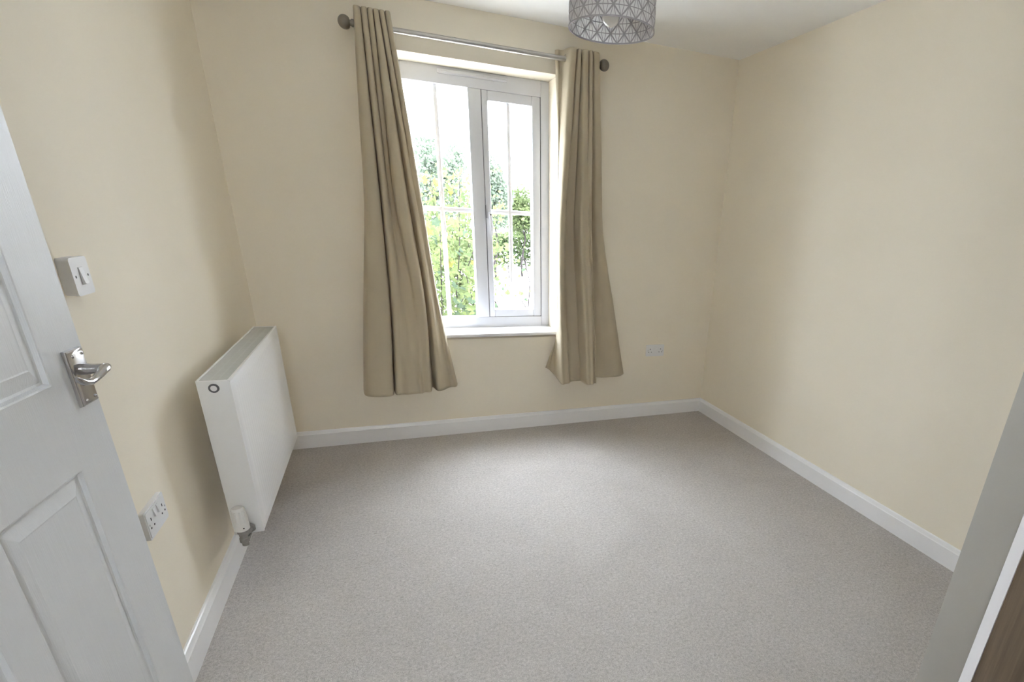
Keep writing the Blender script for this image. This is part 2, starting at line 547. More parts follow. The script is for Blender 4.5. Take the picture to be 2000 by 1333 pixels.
# handle of the casement
bm = bmesh.new()
add_box(bm, (1.342, FY - 0.010, 1.372), (1.360, FY + 0.003, 1.425), 0.004)
add_tube(bm, [(1.351, FY - 0.008, 1.405), (1.351, FY - 0.026, 1.405), (1.353, FY - 0.030, 1.39), (1.357, FY - 0.030, 1.34), (1.360, FY - 0.030, 1.275)], [0.007, 0.007, 0.008, 0.007, 0.0055], 10)
hd = link('window_handle', bm, M['upvc'], sash, smooth=40)
bm = bmesh.new()
add_lathe(bm, [(0.0045, -0.001), (0.0045, 0.001)], (1.353, FY - 0.0385, 1.396), 'Y', 14)
link('lock_button', bm, M['dark'], sash)
box('handle_wedge', (1.3255, FY - 0.004, 1.375), (1.3315, FY + 0.002, 1.452), M['gasket'], sash)
# sill board
bm = bmesh.new()
add_box(bm, (WX0 + 0.001, -0.030, WZ0 - 0.001), (WX1 - 0.001, FY + 0.002, WZ0 + 0.020), 0.006, 3)
structure(link('trim_1', bm, M['gloss'], smooth=40))

# ------------------------------------------------------------------ door, open against the left wall
TH = math.radians(-94)
DU = Vector((math.cos(TH), math.sin(TH), 0))
DN = Vector((-math.sin(TH), math.cos(TH), 0))           # towards the room
DW, DH, DT = 0.838, 1.981, 0.035
DM = Matrix(((DU.x, DN.x, 0, 0.0916), (DU.y, DN.y, 0, -2.0741), (0, 0, 1, 0.008), (0, 0, 0, 1)))
door = bpy.data.objects.new('door_1', None)
C.objects.link(door)
door.matrix_world = DM
structure(door)
def dlink(name, bm, m, parent=door, smooth=False):
    o = link(name, bm, m, None, smooth)
    o.parent = parent
    return o
cols = [(0.128, 0.380), (0.458, 0.710)]
rows = [(0.205, 0.866), (1.044, 1.862)]
bm = bmesh.new()
us = [0, 0.128, 0.380, 0.458, 0.710, DW]
for (a, b) in ((0, 0.128), (0.710, DW), (0.380, 0.458)):
    add_box(bm, (a, -DT, 0), (b, 0, DH))
for (a, b) in cols:
    for (z0, z1) in ((0, 0.205), (0.866, 1.044), (1.862, DH)):
        add_box(bm, (a, -DT, z0), (b, 0, z1))
bmesh.ops.remove_doubles(bm, verts=bm.verts, dist=1e-5)
dlink('door_leaf', bm, M['doorpaint'])
def door_panel(u0, u1, z0, z1):
    bm = bmesh.new()
    rings = []
    for ins, dep in ((0, 0), (0.003, -0.001), (0.006, -0.009), (0.011, -0.010), (0.014, -0.0095), (0.040, -0.003), (0.043, -0.0035)):
        rings.append([bm.verts.new((u, dep, z)) for u, z in ((u0 + ins, z0 + ins), (u1 - ins, z0 + ins), (u1 - ins, z1 - ins), (u0 + ins, z1 - ins))])
    for a, b in zip(rings, rings[1:]):
        for k in range(4):
            bm.faces.new((a[k], a[(k + 1) % 4], b[(k + 1) % 4], b[k]))
    bm.faces.new(rings[-1])
    back = [bm.verts.new((v.co.x, -DT + 0.006, v.co.z)) for v in rings[0]]
    for k in range(4):
        bm.faces.new((rings[0][k], back[k], back[(k + 1) % 4], rings[0][(k + 1) % 4]))
    bm.faces.new(back)
    return dlink('door_panel', bm, M['doorpaint'])
for u0, u1 in cols:
    for z0, z1 in rows:
        door_panel(u0, u1, z0, z1)
# lever handle on its back plate
bm = bmesh.new()
PU0, PU1, PZ0, PZ1 = 0.013, 0.071, 0.980, 1.096
t = bmesh.new()
add_box(t, (PU0, -0.0005, PZ0), (PU1, 0.010, PZ1))
top = [e for e in t.edges if all(v.co.y > 0.005 for v in e.verts)]
bmesh.ops.bevel(t, geom=top, offset=0.008, segments=3, profile=0.5, affect='EDGES')
merge(bm, t)
hp = dlink('lever_handle', bm, M['chrome'], smooth=30)
bm = bmesh.new()
add_lathe(bm, [(0.012, 0.008), (0.0115, 0.020), (0.0100, 0.030), (0.0105, 0.048)], (0.041, 0, 1.054), 'Y', 20)
dlink('lever_neck', bm, M['chrome'], hp, smooth=40)
bm = bmesh.new()
add_tube(bm, [(0.030, 0.043, 1.056), (0.036, 0.047, 1.057), (0.050, 0.051, 1.056), (0.070, 0.051, 1.050), (0.090, 0.050, 1.045), (0.108, 0.050, 1.044), (0.124, 0.049, 1.048), (0.134, 0.047, 1.055), (0.137, 0.045, 1.060)],
         [0.004, 0.0095, 0.0100, 0.0080, 0.0070, 0.0075, 0.0080, 0.0070, 0.003], 14, flat=0.8)
dlink('lever', bm, M['chrome'], hp, smooth=60)
for u in (PU0 + 0.013, PU1 - 0.013):
    for z in (PZ0 + 0.012, PZ1 - 0.012):
        bm = bmesh.new()
        add_lathe(bm, [(0.0, 0.0125), (0.0022, 0.012), (0.0035, 0.0105), (0.0035, 0.009)], (u, 0, z), 'Y', 12)
        dlink('screw', bm, M['chrome'], hp, smooth=50)
for z in (0.23, 1.75):
    bm = bmesh.new()
    add_tube(bm, [(DW + 0.004, 0.003, z - 0.05), (DW + 0.004, 0.003, z + 0.05)], 0.006, 10)
    dlink('hinge', bm, M['chrome'], smooth=40)

# ------------------------------------------------------------------ radiator
RX0, RX1, RY0, RY1, RZ0, RZ1 = 0.0709, 0.1689, -1.404, -0.4205, 0.2311, 0.8311
rad = empty('radiator', (0.12, (RY0 + RY1) / 2, RZ0))
tag(rad, 'white double panel radiator on the left wall below the light switch corner', 'radiator')
# front convector panel with fine upright flutes
bm = bmesh.new()
add_box(bm, (RX1 - 0.012, RY0 + 0.001, RZ0), (RX1 - 0.002, RY1 - 0.001, RZ1 - 0.004), 0.003)
nf = 30
y0f, y1f, z0f, z1f = RY0 + 0.035, RY1 - 0.035, RZ0 + 0.035, RZ1 - 0.035
pts_l, pts_h = [], []
cols_n = nf * 6
bot, topv, mid0, mid1 = [], [], [], []
for k in range(cols_n + 1):
    yy = y0f + (y1f - y0f) * k / cols_n
    dep = 0.0012 + 0.0012 * (0.5 - 0.5 * math.cos(2 * math.pi * k / 6))
    bot.append(bm.verts.new((RX1 - 0.002, yy, z0f)))
    mid0.append(bm.verts.new((RX1 - 0.002 + dep, yy, z0f + 0.006)))
    mid1.append(bm.verts.new((RX1 - 0.002 + dep, yy, z1f - 0.006)))
    topv.append(bm.verts.new((RX1 - 0.002, yy, z1f)))
for k in range(cols_n):
    for a, b in ((bot, mid0), (mid0, mid1), (mid1, topv)):
        bm.faces.new((a[k], a[k + 1], b[k + 1], b[k]))
link('front_panel', bm, M['radiator'], rad, smooth=40)
bm = bmesh.new()
add_box(bm, (RX0, RY0 + 0.001, RZ0), (RX0 + 0.011, RY1 - 0.001, RZ1 - 0.004), 0.003)
link('back_panel', bm, M['radiator'], rad, smooth=40)
for ya, yb in ((RY0, RY0 + 0.010), (RY1 - 0.010, RY1)):
    bm = bmesh.new()
    add_box(bm, (RX0, ya, RZ0 - 0.001), (RX1 - 0.001, yb, RZ1), 0.0025)
    link('side_panel', bm, M['radiator'], rad, smooth=40)
# top grille: white border with grey slatted insert
bm = bmesh.new()
add_box(bm, (RX0, RY0, RZ1 - 0.006), (RX0 + 0.006, RY1, RZ1 + 0.0015), 0.001)
add_box(bm, (RX1 - 0.008, RY0, RZ1 - 0.006), (RX1 - 0.0005, RY1, RZ1 + 0.0015), 0.001)
link('grille_border', bm, M['radiator'], rad)
bm = bmesh.new()
ns = 76
for k in range(ns):
    yy = RY0 + 0.012 + (RY1 - RY0 - 0.024) * (k + 0.5) / ns
    add_box(bm, (RX0 + 0.006, yy - 0.0055, RZ1 - 0.004), (RX1 - 0.008, yy + 0.0055, RZ1 - 0.0015))
add_box(bm, (RX0 + 0.035, RY0 + 0.011, RZ1 - 0.0045), (RX0 + 0.040, RY1 - 0.011, RZ1 - 0.0012))
add_box(bm, (RX0 + 0.058, RY0 + 0.011, RZ1 - 0.0045), (RX0 + 0.063, RY1 - 0.011, RZ1 - 0.0012))
stuff(link('grille_slats', bm, M['grille'], rad))
# inner fins (seen through the slots)
bm = bmesh.new()
for k in range(40):
    yy = RY0 + 0.02 + (RY1 - RY0 - 0.04) * (k + 0.5) / 40
    add_box(bm, (RX0 + 0.011, yy - 0.0008, RZ0 + 0.03), (RX1 - 0.012, yy + 0.0008, RZ1 - 0.03))
stuff(link('inner_fins', bm, M['radiator'], rad))
# blanking plug at the top of the near end
bm = bmesh.new()
add_lathe(bm, [(0.0155, -0.004), (0.0155, 0.0), (0.0115, 0.0), (0.0115, -0.002)], (0.119, RY0, 0.806), 'Y', 28)
pg = link('blanking_plug', bm, M['gasket'], rad, smooth=40)
bm = bmesh.new()
add_lathe(bm, [(0.0, -0.0045), (0.009, -0.0045), (0.0112, -0.003), (0.0112, 0.0)], (0.119, RY0, 0.806), 'Y', 28)
o = link('plug_cap', bm, M['radiator'], None, smooth=40)
o.parent = pg
o.matrix_parent_inverse = Matrix.Identity(4)
pg_off = Matrix.Translation(-rad.location)
o.matrix_parent_inverse = Matrix.Identity(4)
# wall brackets
for yy in (-1.15, -0.67):
    box('wall_bracket', (0.001, yy - 0.02, 0.30), (RX0 + 0.002, yy + 0.02, 0.58), M['radiator'], rad, bevel=0.002)
# thermostatic valve
VX, VY = 0.108, -1.437
bm = bmesh.new()
add_lathe(bm, [(0.0, 0.362), (0.017, 0.361), (0.0205, 0.357), (0.0215, 0.340), (0.0245, 0.295), (0.0255, 0.290), (0.0255, 0.272), (0.021, 0.268), (0.0, 0.268)], (VX, VY, 0), 'Z', 36)
vh = link('valve_head', bm, M['valve_white'], rad, smooth=40)
bm = bmesh.new()
for k in range(10):
    a = 2 * math.pi * k / 10
    p0 = Vector((VX + 0.0205 * math.cos(a), VY + 0.0205 * math.sin(a), 0.350))
    p1 = Vector((VX + 0.0232 * math.cos(a), VY + 0.0232 * math.sin(a), 0.302))
    add_tube(bm, [p0, p1], 0.0028, 8)
rb = link('grip_ribs', bm, M['valve_white'], None, smooth=40)
rb.parent = vh
bm = bmesh.new()
add_lathe(bm, [(0.018, 0.268), (0.018, 0.256), (0.0145, 0.252), (0.0135, 0.236), (0.016, 0.233), (0.016, 0.218), (0.011, 0.214), (0.011, 0.202), (0.0, 0.200)], (VX, VY, 0), 'Z', 20)
add_tube(bm, [(VX + 0.002, VY, 0.245), (VX + 0.012, VY + 0.012, 0.252), (VX + 0.020, RY0 + 0.002, 0.255)], 0.011, 14)
add_lathe(bm, [(0.016, -0.012), (0.016, 0.0)], (VX + 0.020, RY0, 0.255), 'Y', 6)
link('valve_body', bm, M['valve_metal'], rad, smooth=35)
bm = bmesh.new()
add_tube(bm, [(VX, VY, 0.210), (VX, VY + 0.010, 0.206), (VX, VY + 0.03, 0.205), (VX, VY + 0.30, 0.205), (VX - 0.004, VY + 0.312, 0.205), (VX - 0.02, VY + 0.318, 0.205), (0.003, VY + 0.318, 0.205)], 0.0075, 12)
link('supply_pipe', bm, M['valve_metal'], rad, smooth=40)
bm = bmesh.new()
add_lathe(bm, [(0.0025, -0.001), (0.0025, 0.001)], (VX + 0.012, VY - 0.0232, 0.284), 'Y', 10)
mk = link('dial_mark', bm, M['dark'], None)
mk.parent = vh

# ------------------------------------------------------------------ electrical plates
def fixrot(o, par):
    o.parent = par
def rounded_plate(bm, a, b, r, front_axis, mi=0):
    """box whose two large-face edges and corner edges are rounded"""
    t = bmesh.new()
    add_box(t, a, b)
    bmesh.ops.bevel(t, geom=[e for e in t.edges if abs((e.verts[0].co - e.verts[1].co)[front_axis]) > 1e-6], offset=r, segments=4, profile=0.5, affect='EDGES')
    merge(bm, t, mi)

def socket(name, loc, rz, label, deep):
    """double switched socket; local x = width, -y = out of the wall"""
    e = empty(name, loc)
    e.rotation_euler = (0, 0, rz)
    tag(e, label, 'socket', 'white double sockets')
    def part(nm, bm, m, smooth=35):
        o = link(nm, bm, m, None, smooth)
        o.parent = e
        return o
    bm = bmesh.new()
    rounded_plate(bm, (-0.073, -deep, -0.043), (0.073, 0, 0.043), 0.006, 1)
    part('face_plate', bm, M['plastic'])
    bm = bmesh.new()
    rounded_plate(bm, (-0.068, -deep - 0.002, -0.038), (0.068, -deep + 0.001, 0.038), 0.005, 1)
    part('raised_front', bm, M['plastic'])
    f = -deep - 0.002
    for s in (-1, 1):
        cx = s * 0.013
        bm = bmesh.new()
        t = bmesh.new()
        v = [t.verts.new(p) for p in ((cx - 0.006, f, 0.006), (cx + 0.006, f, 0.006), (cx + 0.006, f, 0.031), (cx - 0.006, f, 0.031),
                                     (cx - 0.006, f - 0.005, 0.007), (cx + 0.006, f - 0.005, 0.007), (cx + 0.006, f - 0.001, 0.031), (cx - 0.006, f - 0.001, 0.031))]
        for q in ((0, 1, 5, 4), (1, 2, 6, 5), (2, 3, 7, 6), (3, 0, 4, 7), (4, 5, 6, 7), (0, 3, 2, 1)):
            t.faces.new([v[i] for i in q])
        merge(bm, t)
        part('rocker_switch', bm, M['plastic'], False)
        ox = s * 0.043
        for (dx, dz, w, h) in ((0, 0.011, 0.0042, 0.0085), (-0.0115, -0.011, 0.0062, 0.0048), (0.0115, -0.011, 0.0062, 0.0048)):
            bm = bmesh.new()
            add_box(bm, (ox + dx - w / 2, f - 0.0004, dz - h / 2), (ox + dx + w / 2, f + 0.0015, dz + h / 2))
            part('pin_hole', bm, M['dark'], False)
        bm = bmesh.new()
        add_lathe(bm, [(0.003, -0.0005), (0.003, 0.001)], (s * 0.060 if s < 0 else 0.060, f, 0.0), 'Y', 10)
        part('plate_screw', bm, M['plastic_grey'], False)
    return e
# left wall: local -y must point to +x  -> rotate by +90 degrees
socket('double_socket', (0.0, -1.785, 0.543), math.pi / 2, 'white double plug socket low on the left wall in front of the door edge', 0.012)
socket('double_socket', (2.506, 0.0, 0.515), 0, 'white double plug socket low on the window wall right of the curtains', 0.010)

sw = empty('light_switch', (0.0, -1.808, 1.2145))
sw.rotation_euler = (0, 0, math.pi / 2)
tag(sw, 'white single light switch on a deep surface box above the door handle', 'light switch')
def swp(nm, bm, m, smooth=35):
    o = link(nm, bm, m, None, smooth)
    o.parent = sw
    return o
bm = bmesh.new()
rounded_plate(bm, (-0.042, -0.017, -0.042), (0.042, 0, 0.042), 0.008, 1)
swp('back_box', bm, M['plastic'])
bm = bmesh.new()
rounded_plate(bm, (-0.043, -0.025, -0.043), (0.043, -0.0165, 0.043), 0.008, 1)
swp('face_plate', bm, M['plastic'])
bm = bmesh.new()
add_box(bm, (-0.0105, -0.0256, -0.020), (0.0105, -0.0245, 0.020))
swp('rocker_surround', bm, M['plastic_grey'], False)
bm = bmesh.new()
v = [bm.verts.new(p) for p in ((-0.009, -0.025, -0.019), (0.0095, -0.025, -0.019), (0.0095, -0.025, 0.0195), (-0.009, -0.025, 0.0195),
                               (-0.009, -0.0315, -0.017), (0.0095, -0.0315, -0.017), (0.0095, -0.0262, 0.0195), (-0.009, -0.0262, 0.0195))]
for q in ((0, 1, 5, 4), (1, 2, 6, 5), (2, 3, 7, 6), (3, 0, 4, 7), (4, 5, 6, 7), (0, 3, 2, 1)):
    bm.faces.new([v[i] for i in q])
swp('rocker', bm, M['plastic'], False)
for s in (-1, 1):
    bm = bmesh.new()
    add_lathe(bm, [(0.0030, -0.0004), (0.0030, 0.001)], (s * 0.030, -0.025, 0), 'Y', 12)
    swp('screw', bm, M['gasket'], False)

# ------------------------------------------------------------------ curtain pole
PY, PZ = -0.09, 2.227
pole = empty('curtain_pole', (1.32, PY, PZ))
tag(pole, 'brushed nickel curtain pole with ball finials above the window', 'curtain pole')
bm = bmesh.new()
add_tube(bm, [(0.675, PY, PZ), (1.965, PY, PZ)], 0.0125, 20)
link('pole_rod', bm, M['pole'], pole, smooth=40)
def finial(x, s):
    bm = bmesh.new()
    prof = [(0.016, 0.0), (0.017, 0.004), (0.017, 0.012), (0.013, 0.016), (0.013, 0.020)]
    cx, r = 0.044, 0.030
    for k in range(1, 16):
        a = math.pi * k / 16
        rr, h = r * math.sin(a), cx - r * math.cos(a)
        if h > 0.021:
            prof.append((rr, h))
    prof.append((0, cx + r))
    add_lathe(bm, [(rr, s * h) for rr, h in prof], (x, PY, PZ), 'X', 28)
    link('finial', bm, M['finial'], pole, smooth=50)
finial(0.682, -1)
finial(1.945, 1)
for x in (0.700, 1.930):
    bm = bmesh.new()
    add_lathe(bm, [(0.024, 0.0), (0.024, -0.006), (0.010, -0.010), (0.008, -0.07)], (x, 0, PZ), 'Y', 20)
    add_lathe(bm, [(0.0165, -0.008), (0.0165, 0.008)], (x, PY, PZ), 'X', 20)
    link('pole_bracket', bm, M['finial'], pole, smooth=40)

# ------------------------------------------------------------------ curtains
def catmull(p0, p1, p2, p3, t):
    return 0.5 * ((2 * p1) + (-p0 + p2) * t + (2 * p0 - 5 * p1 + 4 * p2 - p3) * t * t + (-p0 + 3 * p1 - 3 * p2 + p3) * t * t * t)
def spline(pts, s):
    n = len(pts) - 1
    i = min(int(s), n - 1)
    t = s - i
    g = lambda k: pts[max(0, min(n, k))]
    return [catmull(g(i - 1)[c], g(i)[c], g(i + 1)[c], g(i + 2)[c], t) for c in range(len(pts[0]))]

def curtain(name, keys, label, ztop, seed):
    """keys: list of (z, [(x, y), ...]) rows from top to bottom, same point count"""
    rnd = random.Random(seed)
    npt = len(keys[0][1])
    per, rows_n = 8, 64
    cols_n = (npt - 1) * per
    zs = [k[0] for k in keys]
    # row spline parameter as a function of height
    bm = bmesh.new()
    grid = []
    for r in range(rows_n + 1):
        f = r / rows_n
        s = f * (len(keys) - 1)
        row = []
        ctrl = []
        for j in range(npt):
            col = [(k[1][j][0], k[1][j][1], (k[2][j] if len(k) > 2 else k[0])) for k in keys]
            ctrl.append(spline(col, s))
        for c in range(cols_n + 1):
            x, y, z = spline(ctrl, c / per)
            wob = 0.0012 * math.sin(z * 23 + c * 0.35 + seed) + 0.001 * math.sin(z * 51 + c * 0.2)
            row.append(bm.verts.new((x, min(y + wob, -0.006), z)))
        grid.append(row)
    for a, b in zip(grid, grid[1:]):
        for c in range(cols_n):
            bm.faces.new((a[c], a[c + 1], b[c + 1], b[c]))
    e = empty(name, (sum(p[0] for p in keys[-1][1]) / npt, -0.1, zs[-1]))
    tag(e, label, 'curtain', 'pair of taupe eyelet curtains')
    o = link('curtain_fabric', bm, M['fabric'], e, smooth=True)
    md = o.modifiers.new('thickness', 'SOLIDIFY')
    md.thickness = 0.0022
    md.offset = 0
    # eyelet rings where the header crosses the pole
    row = grid_at = [k for k in keys[0][1]]
    for a, b in zip(row, row[1:]):
        if (a[1] - PY) * (b[1] - PY) < 0:
            t = (PY - a[1]) / (b[1] - a[1])
            x = a[0] + (b[0] - a[0]) * t
            d = Vector((b[0] - a[0], b[1] - a[1], 0)).normalized()
            nrm = Vector((d.y, -d.x, 0))
            ring = [(Vector((x, PY, PZ)) + d * math.cos(2 * math.pi * k / 20) * 0.022 + Vector((0, 0, 1)) * math.sin(2 * math.pi * k / 20) * 0.022) for k in range(20)]
            bmr = bmesh.new()
            rings = []
            for k in range(20):
                c0 = ring[k]
                rad_d = (c0 - Vector((x, PY, PZ))).normalized()
                rings.append([bmr.verts.new(c0 + rad_d * math.cos(2 * math.pi * q / 8) * 0.0045 + nrm * math.sin(2 * math.pi * q / 8) * 0.003) for q in range(8)])
            for k in range(20):
                A, B = rings[k], rings[(k + 1) % 20]
                for q in range(8):
                    bmr.faces.new((A[q], A[(q + 1) % 8], B[(q + 1) % 8], B[q]))
            link('eyelet', bmr, M['finial'], e, smooth=True)
    return e

def fold_row(edge0, ridges, valleys, edge1):
    """edge, then broad ridges (x from, x to, y) parted by narrow valleys (x, y)"""
    pts = [edge0]
    for i, r in enumerate(ridges):
        pts += [(r[0], r[2]), (r[1], r[3] if len(r) > 3 else r[2])]
        if i < len(valleys):
            pts.append(valleys[i])
    return pts + [edge1]
def blend(a, b, f):
    return [(p[0] * (1 - f) + q[0] * f, p[1] * (1 - f) + q[1] * f) for p, q in zip(a, b)]
L_TOP = fold_row((.684, -.062), [(.689, .711, -.132), (.722, .740, -.134), (.750, .767, -.134), (.777, .793, -.134), (.803, .818, -.134), (.828, .845, -.132)],
                 [(.7165, -.104), (.745, -.104), (.772, -.104), (.798, -.104), (.823, -.104)], (.850, -.085))
L_143 = fold_row((.628, -.045), [(.640, .702, -.145), (.724, .748, -.132), (.765, .778, -.090), (.797, .848, -.140), (.876, .893, -.120), (.908, .926, -.100)],
                 [(.714, -.060), (.757, -.088), (.788, -.086), (.862, -.045), (.900, -.104)], (.932, -.070))
L_087 = fold_row((.560, -.035), [(.583, .690, -.155), (.718, .750, -.150), (.790, .820, -.124), (.850, .892, -.150), (.918, .935, -.120), (.958, .974, -.085)],
                 [(.705, -.060), (.772, -.134), (.836, -.132), (.905, -.050), (.946, -.104)], (.982, -.050))
L_BOT = fold_row((.500, -.025), [(.525, .655, -.170, -.200), (.686, .720, -.180), (.785, .812, -.182), (.845, .884, -.165), (.925, .955, -.150), (1.015, 1.045, -.090)],
                 [(.672, -.080), (.752, -.190), (.830, -.188), (.902, -.060), (.985, -.118)], (1.060, -.035))
curtain('curtain', [(2.29, L_TOP), (1.86, blend(L_TOP, L_143, 0.5)), (1.41, L_143), (0.87, L_087), (0.357, L_BOT)],
        'taupe eyelet curtain on the left of the window, nearest the radiator', 2.29, 1)
R_TOP = fold_row((1.712, -.030), [(1.722, 1.742, -.050), (1.770, 1.804, -.136), (1.819, 1.835, -.132), (1.849, 1.874, -.136), (1.886, 1.902, -.132), (1.914, 1.948, -.130, -.115)],
                 [(1.755, -.066), (1.812, -.104), (1.842, -.104), (1.880, -.104), (1.908, -.104)], (1.966, -.030))
R_130 = fold_row((1.755, -.030), [(1.742, 1.732, -.045), (1.722, 1.752, -.132), (1.785, 1.828, -.060), (1.848, 1.880, -.152), (1.912, 1.928, -.136), (1.982, 2.028, -.080, -.066)],
                 [(1.720, -.075), (1.766, -.078), (1.838, -.064), (1.898, -.154), (1.944, -.045)], (2.048, -.030))
R_080 = fold_row((1.770, -.036), [(1.752, 1.738, -.050), (1.724, 1.744, -.146), (1.790, 1.856, -.085), (1.876, 1.905, -.192), (1.942, 1.956, -.166), (2.045, 2.118, -.060, -.062)],
                 [(1.724, -.080), (1.770, -.124), (1.865, -.092), (1.925, -.192), (1.974, -.050)], (2.154, -.028))
R_BOT = fold_row((1.660, -.010), [(1.672, 1.696, -.018), (1.722, 1.748, -.196), (1.800, 1.866, -.150), (1.886, 1.915, -.248), (1.946, 1.962, -.216), (2.080, 2.185, -.085, -.090)],
                 [(1.716, -.060), (1.780, -.186), (1.875, -.155), (1.930, -.246), (1.984, -.080)], (2.240, -.045))
RZB = [0.430, 0.425, 0.405, 0.380] + [0.360] * 11 + [0.357, 0.354, 0.356, 0.362]
curtain('curtain', [(2.275, R_TOP), (1.80, blend(R_TOP, R_130, 0.5)), (1.30, R_130), (0.80, R_080), (0.358, R_BOT, RZB)],
        'taupe eyelet curtain on the right of the window, nearest the far wall socket', 2.275, 2)

# ------------------------------------------------------------------ pendant lamp
LX, LY, LZ, LR, LH = 1.521, -1.393, 2.018, 0.150, 0.200
lamp = empty('pendant_lamp', (LX, LY, LZ))
tag(lamp, 'grey drum pendant lampshade with cut-out geometric pattern under the ceiling', 'pendant lamp')
bm = bmesh.new()
n = 96
r0 = [bm.verts.new((LX + LR * math.cos(2 * math.pi * k / n), LY + LR * math.sin(2 * math.pi * k / n), LZ)) for k in range(n)]
r1 = [bm.verts.new((LX + LR * math.cos(2 * math.pi * k / n), LY + LR * math.sin(2 * math.pi * k / n), LZ + LH)) for k in range(n)]
for k in range(n):
    bm.faces.new((r0[k], r0[(k + 1) % n], r1[(k + 1) % n], r1[k]))
shade = link('lamp_shade', bm, M['liner'], lamp, smooth=True)
# felt lattice: triangular net with extra spokes, a strip either side of the liner
bm = bmesh.new()
def strip(a0, z0, a1, z1, w, lift):
    steps = max(1, int(abs(a1 - a0) / 0.06))
    for rr in (LR + lift, LR - lift):
        L0 = Vector((a0 * LR, z0))
        L1 = Vector((a1 * LR, z1))
        d = (L1 - L0).normalized()
        nn = Vector((-d.y, d.x)) * w / 2
        prev = None
        for k in range(steps + 1):
            p = L0.lerp(L1, k / steps)
            cur = []
            for s in (-1, 1):
                q = p + nn * s
                zz = min(max(q.y, 0.0), LH)
                cur.append(bm.verts.new((LX + rr * math.cos(q.x / LR), LY + rr * math.sin(q.x / LR), LZ + zz)))
            if prev:
                bm.faces.new((prev[0], cur[0], cur[1], prev[1]))
            prev = cur
NA = 18
da = 2 * math.pi / NA
hz = 0.031
nrow = int(LH / hz) + 1
for r in range(nrow + 1):
    z = r * hz
    if z > LH + 0.001:
        break
    off = 0.5 * (r % 2)
    for k in range(NA):
        a = (k + off) * da
        strip(a, z, a + da, z, 0.0028, 0.0013)
        if z + hz <= LH + 1e-6:
            for q in (-0.5, 0.5):
                strip(a, z, a + q * da, z + hz, 0.0050, 0.0014)
            for q in (-0.17, 0.17):
                strip(a, z, a + q * da, z + hz, 0.0022, 0.0011)
            # spokes hanging down from the row above
            a2 = (k + 0.5 * ((r + 1) % 2)) * da
            for q in (-0.17, 0.17):
                strip(a2, z + hz, a2 + q * da, z, 0.0022, 0.0012)
lat = link('felt_lattice', bm, M['lattice'], None)
lat.parent = shade
stuff(lat)
for z in (LZ, LZ + LH):
    bm = bmesh.new()
    add_lathe(bm, [(LR - 0.002, -0.0015), (LR + 0.002, -0.0015), (LR + 0.002, 0.003), (LR - 0.002, 0.003)], (LX, LY, z), 'Z', n, close=True)
    rm = link('shade_rim', bm, M['lattice'], None, smooth=40)
    rm.parent = shade
bm = bmesh.new()
for k in range(3):
    a = 2 * math.pi * k / 3 + 0.4
    add_tube(bm, [(LX + 0.02 * math.cos(a), LY + 0.02 * math.sin(a), LZ + 0.15), (LX + (LR - 0.001) * math.cos(a), LY + (LR - 0.001) * math.sin(a), LZ + 0.185)], 0.0015, 8)
link('spider_ring', bm, M['cable'], lamp)
bm = bmesh.new()
bc, br = 0.040, 0.031
prof = [(0.0, bc - br)]
for k in range(1, 14):
    a = math.pi * k / 16
    prof.append((br * math.sin(a), bc - br * math.cos(a)))
prof += [(0.014, bc + 0.036), (0.013, bc + 0.055)]
add_lathe(bm, prof, (LX - 0.005, LY + 0.0, LZ), 'Z', 32)
link('bulb', bm, M['bulb'], lamp, smooth=True)
bm = bmesh.new()
add_lathe(bm, [(0.016, 0.094), (0.019, 0.100), (0.019, 0.150), (0.010, 0.172), (0.003, 0.178)], (LX, LY, LZ), 'Z', 24)
link('lamp_holder', bm, M['cable'], lamp, smooth=40)
bm = bmesh.new()
add_tube(bm, [(LX, LY, LZ + 0.175), (LX, LY, H - 0.012)], 0.003, 10)
link('flex_cable', bm, M['cable'], lamp)
bm = bmesh.new()
add_lathe(bm, [(0.048, 0.0), (0.048, -0.010), (0.036, -0.020), (0.008, -0.026)], (LX, LY, H), 'Z', 32)
link('ceiling_rose', bm, M['cable'], lamp, smooth=40)

# ------------------------------------------------------------------ fitted wardrobe at the right edge
ward = empty('wardrobe', (2.10, -3.42, 0))
tag(ward, 'oak-effect wardrobe with a white upright edge, beside the wall return at far right', 'wardrobe')
def wbox(nm, a, b, m, bevel=0.0015):
    return box(nm, a, b, m, ward, bevel)
WZT = 2.24
wbox('door_panel', (1.7865, -3.40, 0.06), (1.815, -3.0225, WZT), M['oak'])
def prism(nm, pts, z0, z1, m):
    bm = bmesh.new()
    a = [bm.verts.new((x, y, z0)) for x, y in pts]
    b = [bm.verts.new((x, y, z1)) for x, y in pts]
    for k in range(len(pts)):
        bm.faces.new((a[k], a[(k + 1) % len(pts)], b[(k + 1) % len(pts)], b[k]))
    bm.faces.new(a[::-1])
    bm.faces.new(b)
    return link(nm, bm, m, ward)
prism('door_stile', [(1.800, -2.993), (1.785, -3.022), (1.803, -3.022), (1.816, -2.993)], 0.06, WZT, M['white_edge'])
wbox('door_stile', (1.795, -3.422, 0.06), (1.820, -3.400, WZT), M['white_edge'])
wbox('door_panel', (1.801, -3.83, 0.06), (1.817, -3.447, WZT), M['oak'])
wbox('door_stile', (1.795, -3.447, 0.06), (1.820, -3.425, WZT), M['white_edge'])
wbox('door_stile', (1.795, -3.852, 0.06), (1.820, -3.830, WZT), M['white_edge'])
wbox('side_panel', (1.822, -3.015, 0.0), (2.400, -2.997, WZT + 0.02), M['oak'])
wbox('side_panel', (1.822, -3.853, 0.0), (2.400, -3.835, WZT + 0.02), M['oak'])
wbox('top_panel', (1.795, -3.853, WZT), (2.400, -2.997, WZT + 0.022), M['white_edge'])
wbox('plinth', (1.815, -3.835, 0.0), (1.830, -3.015, 0.06), M['white_edge'])
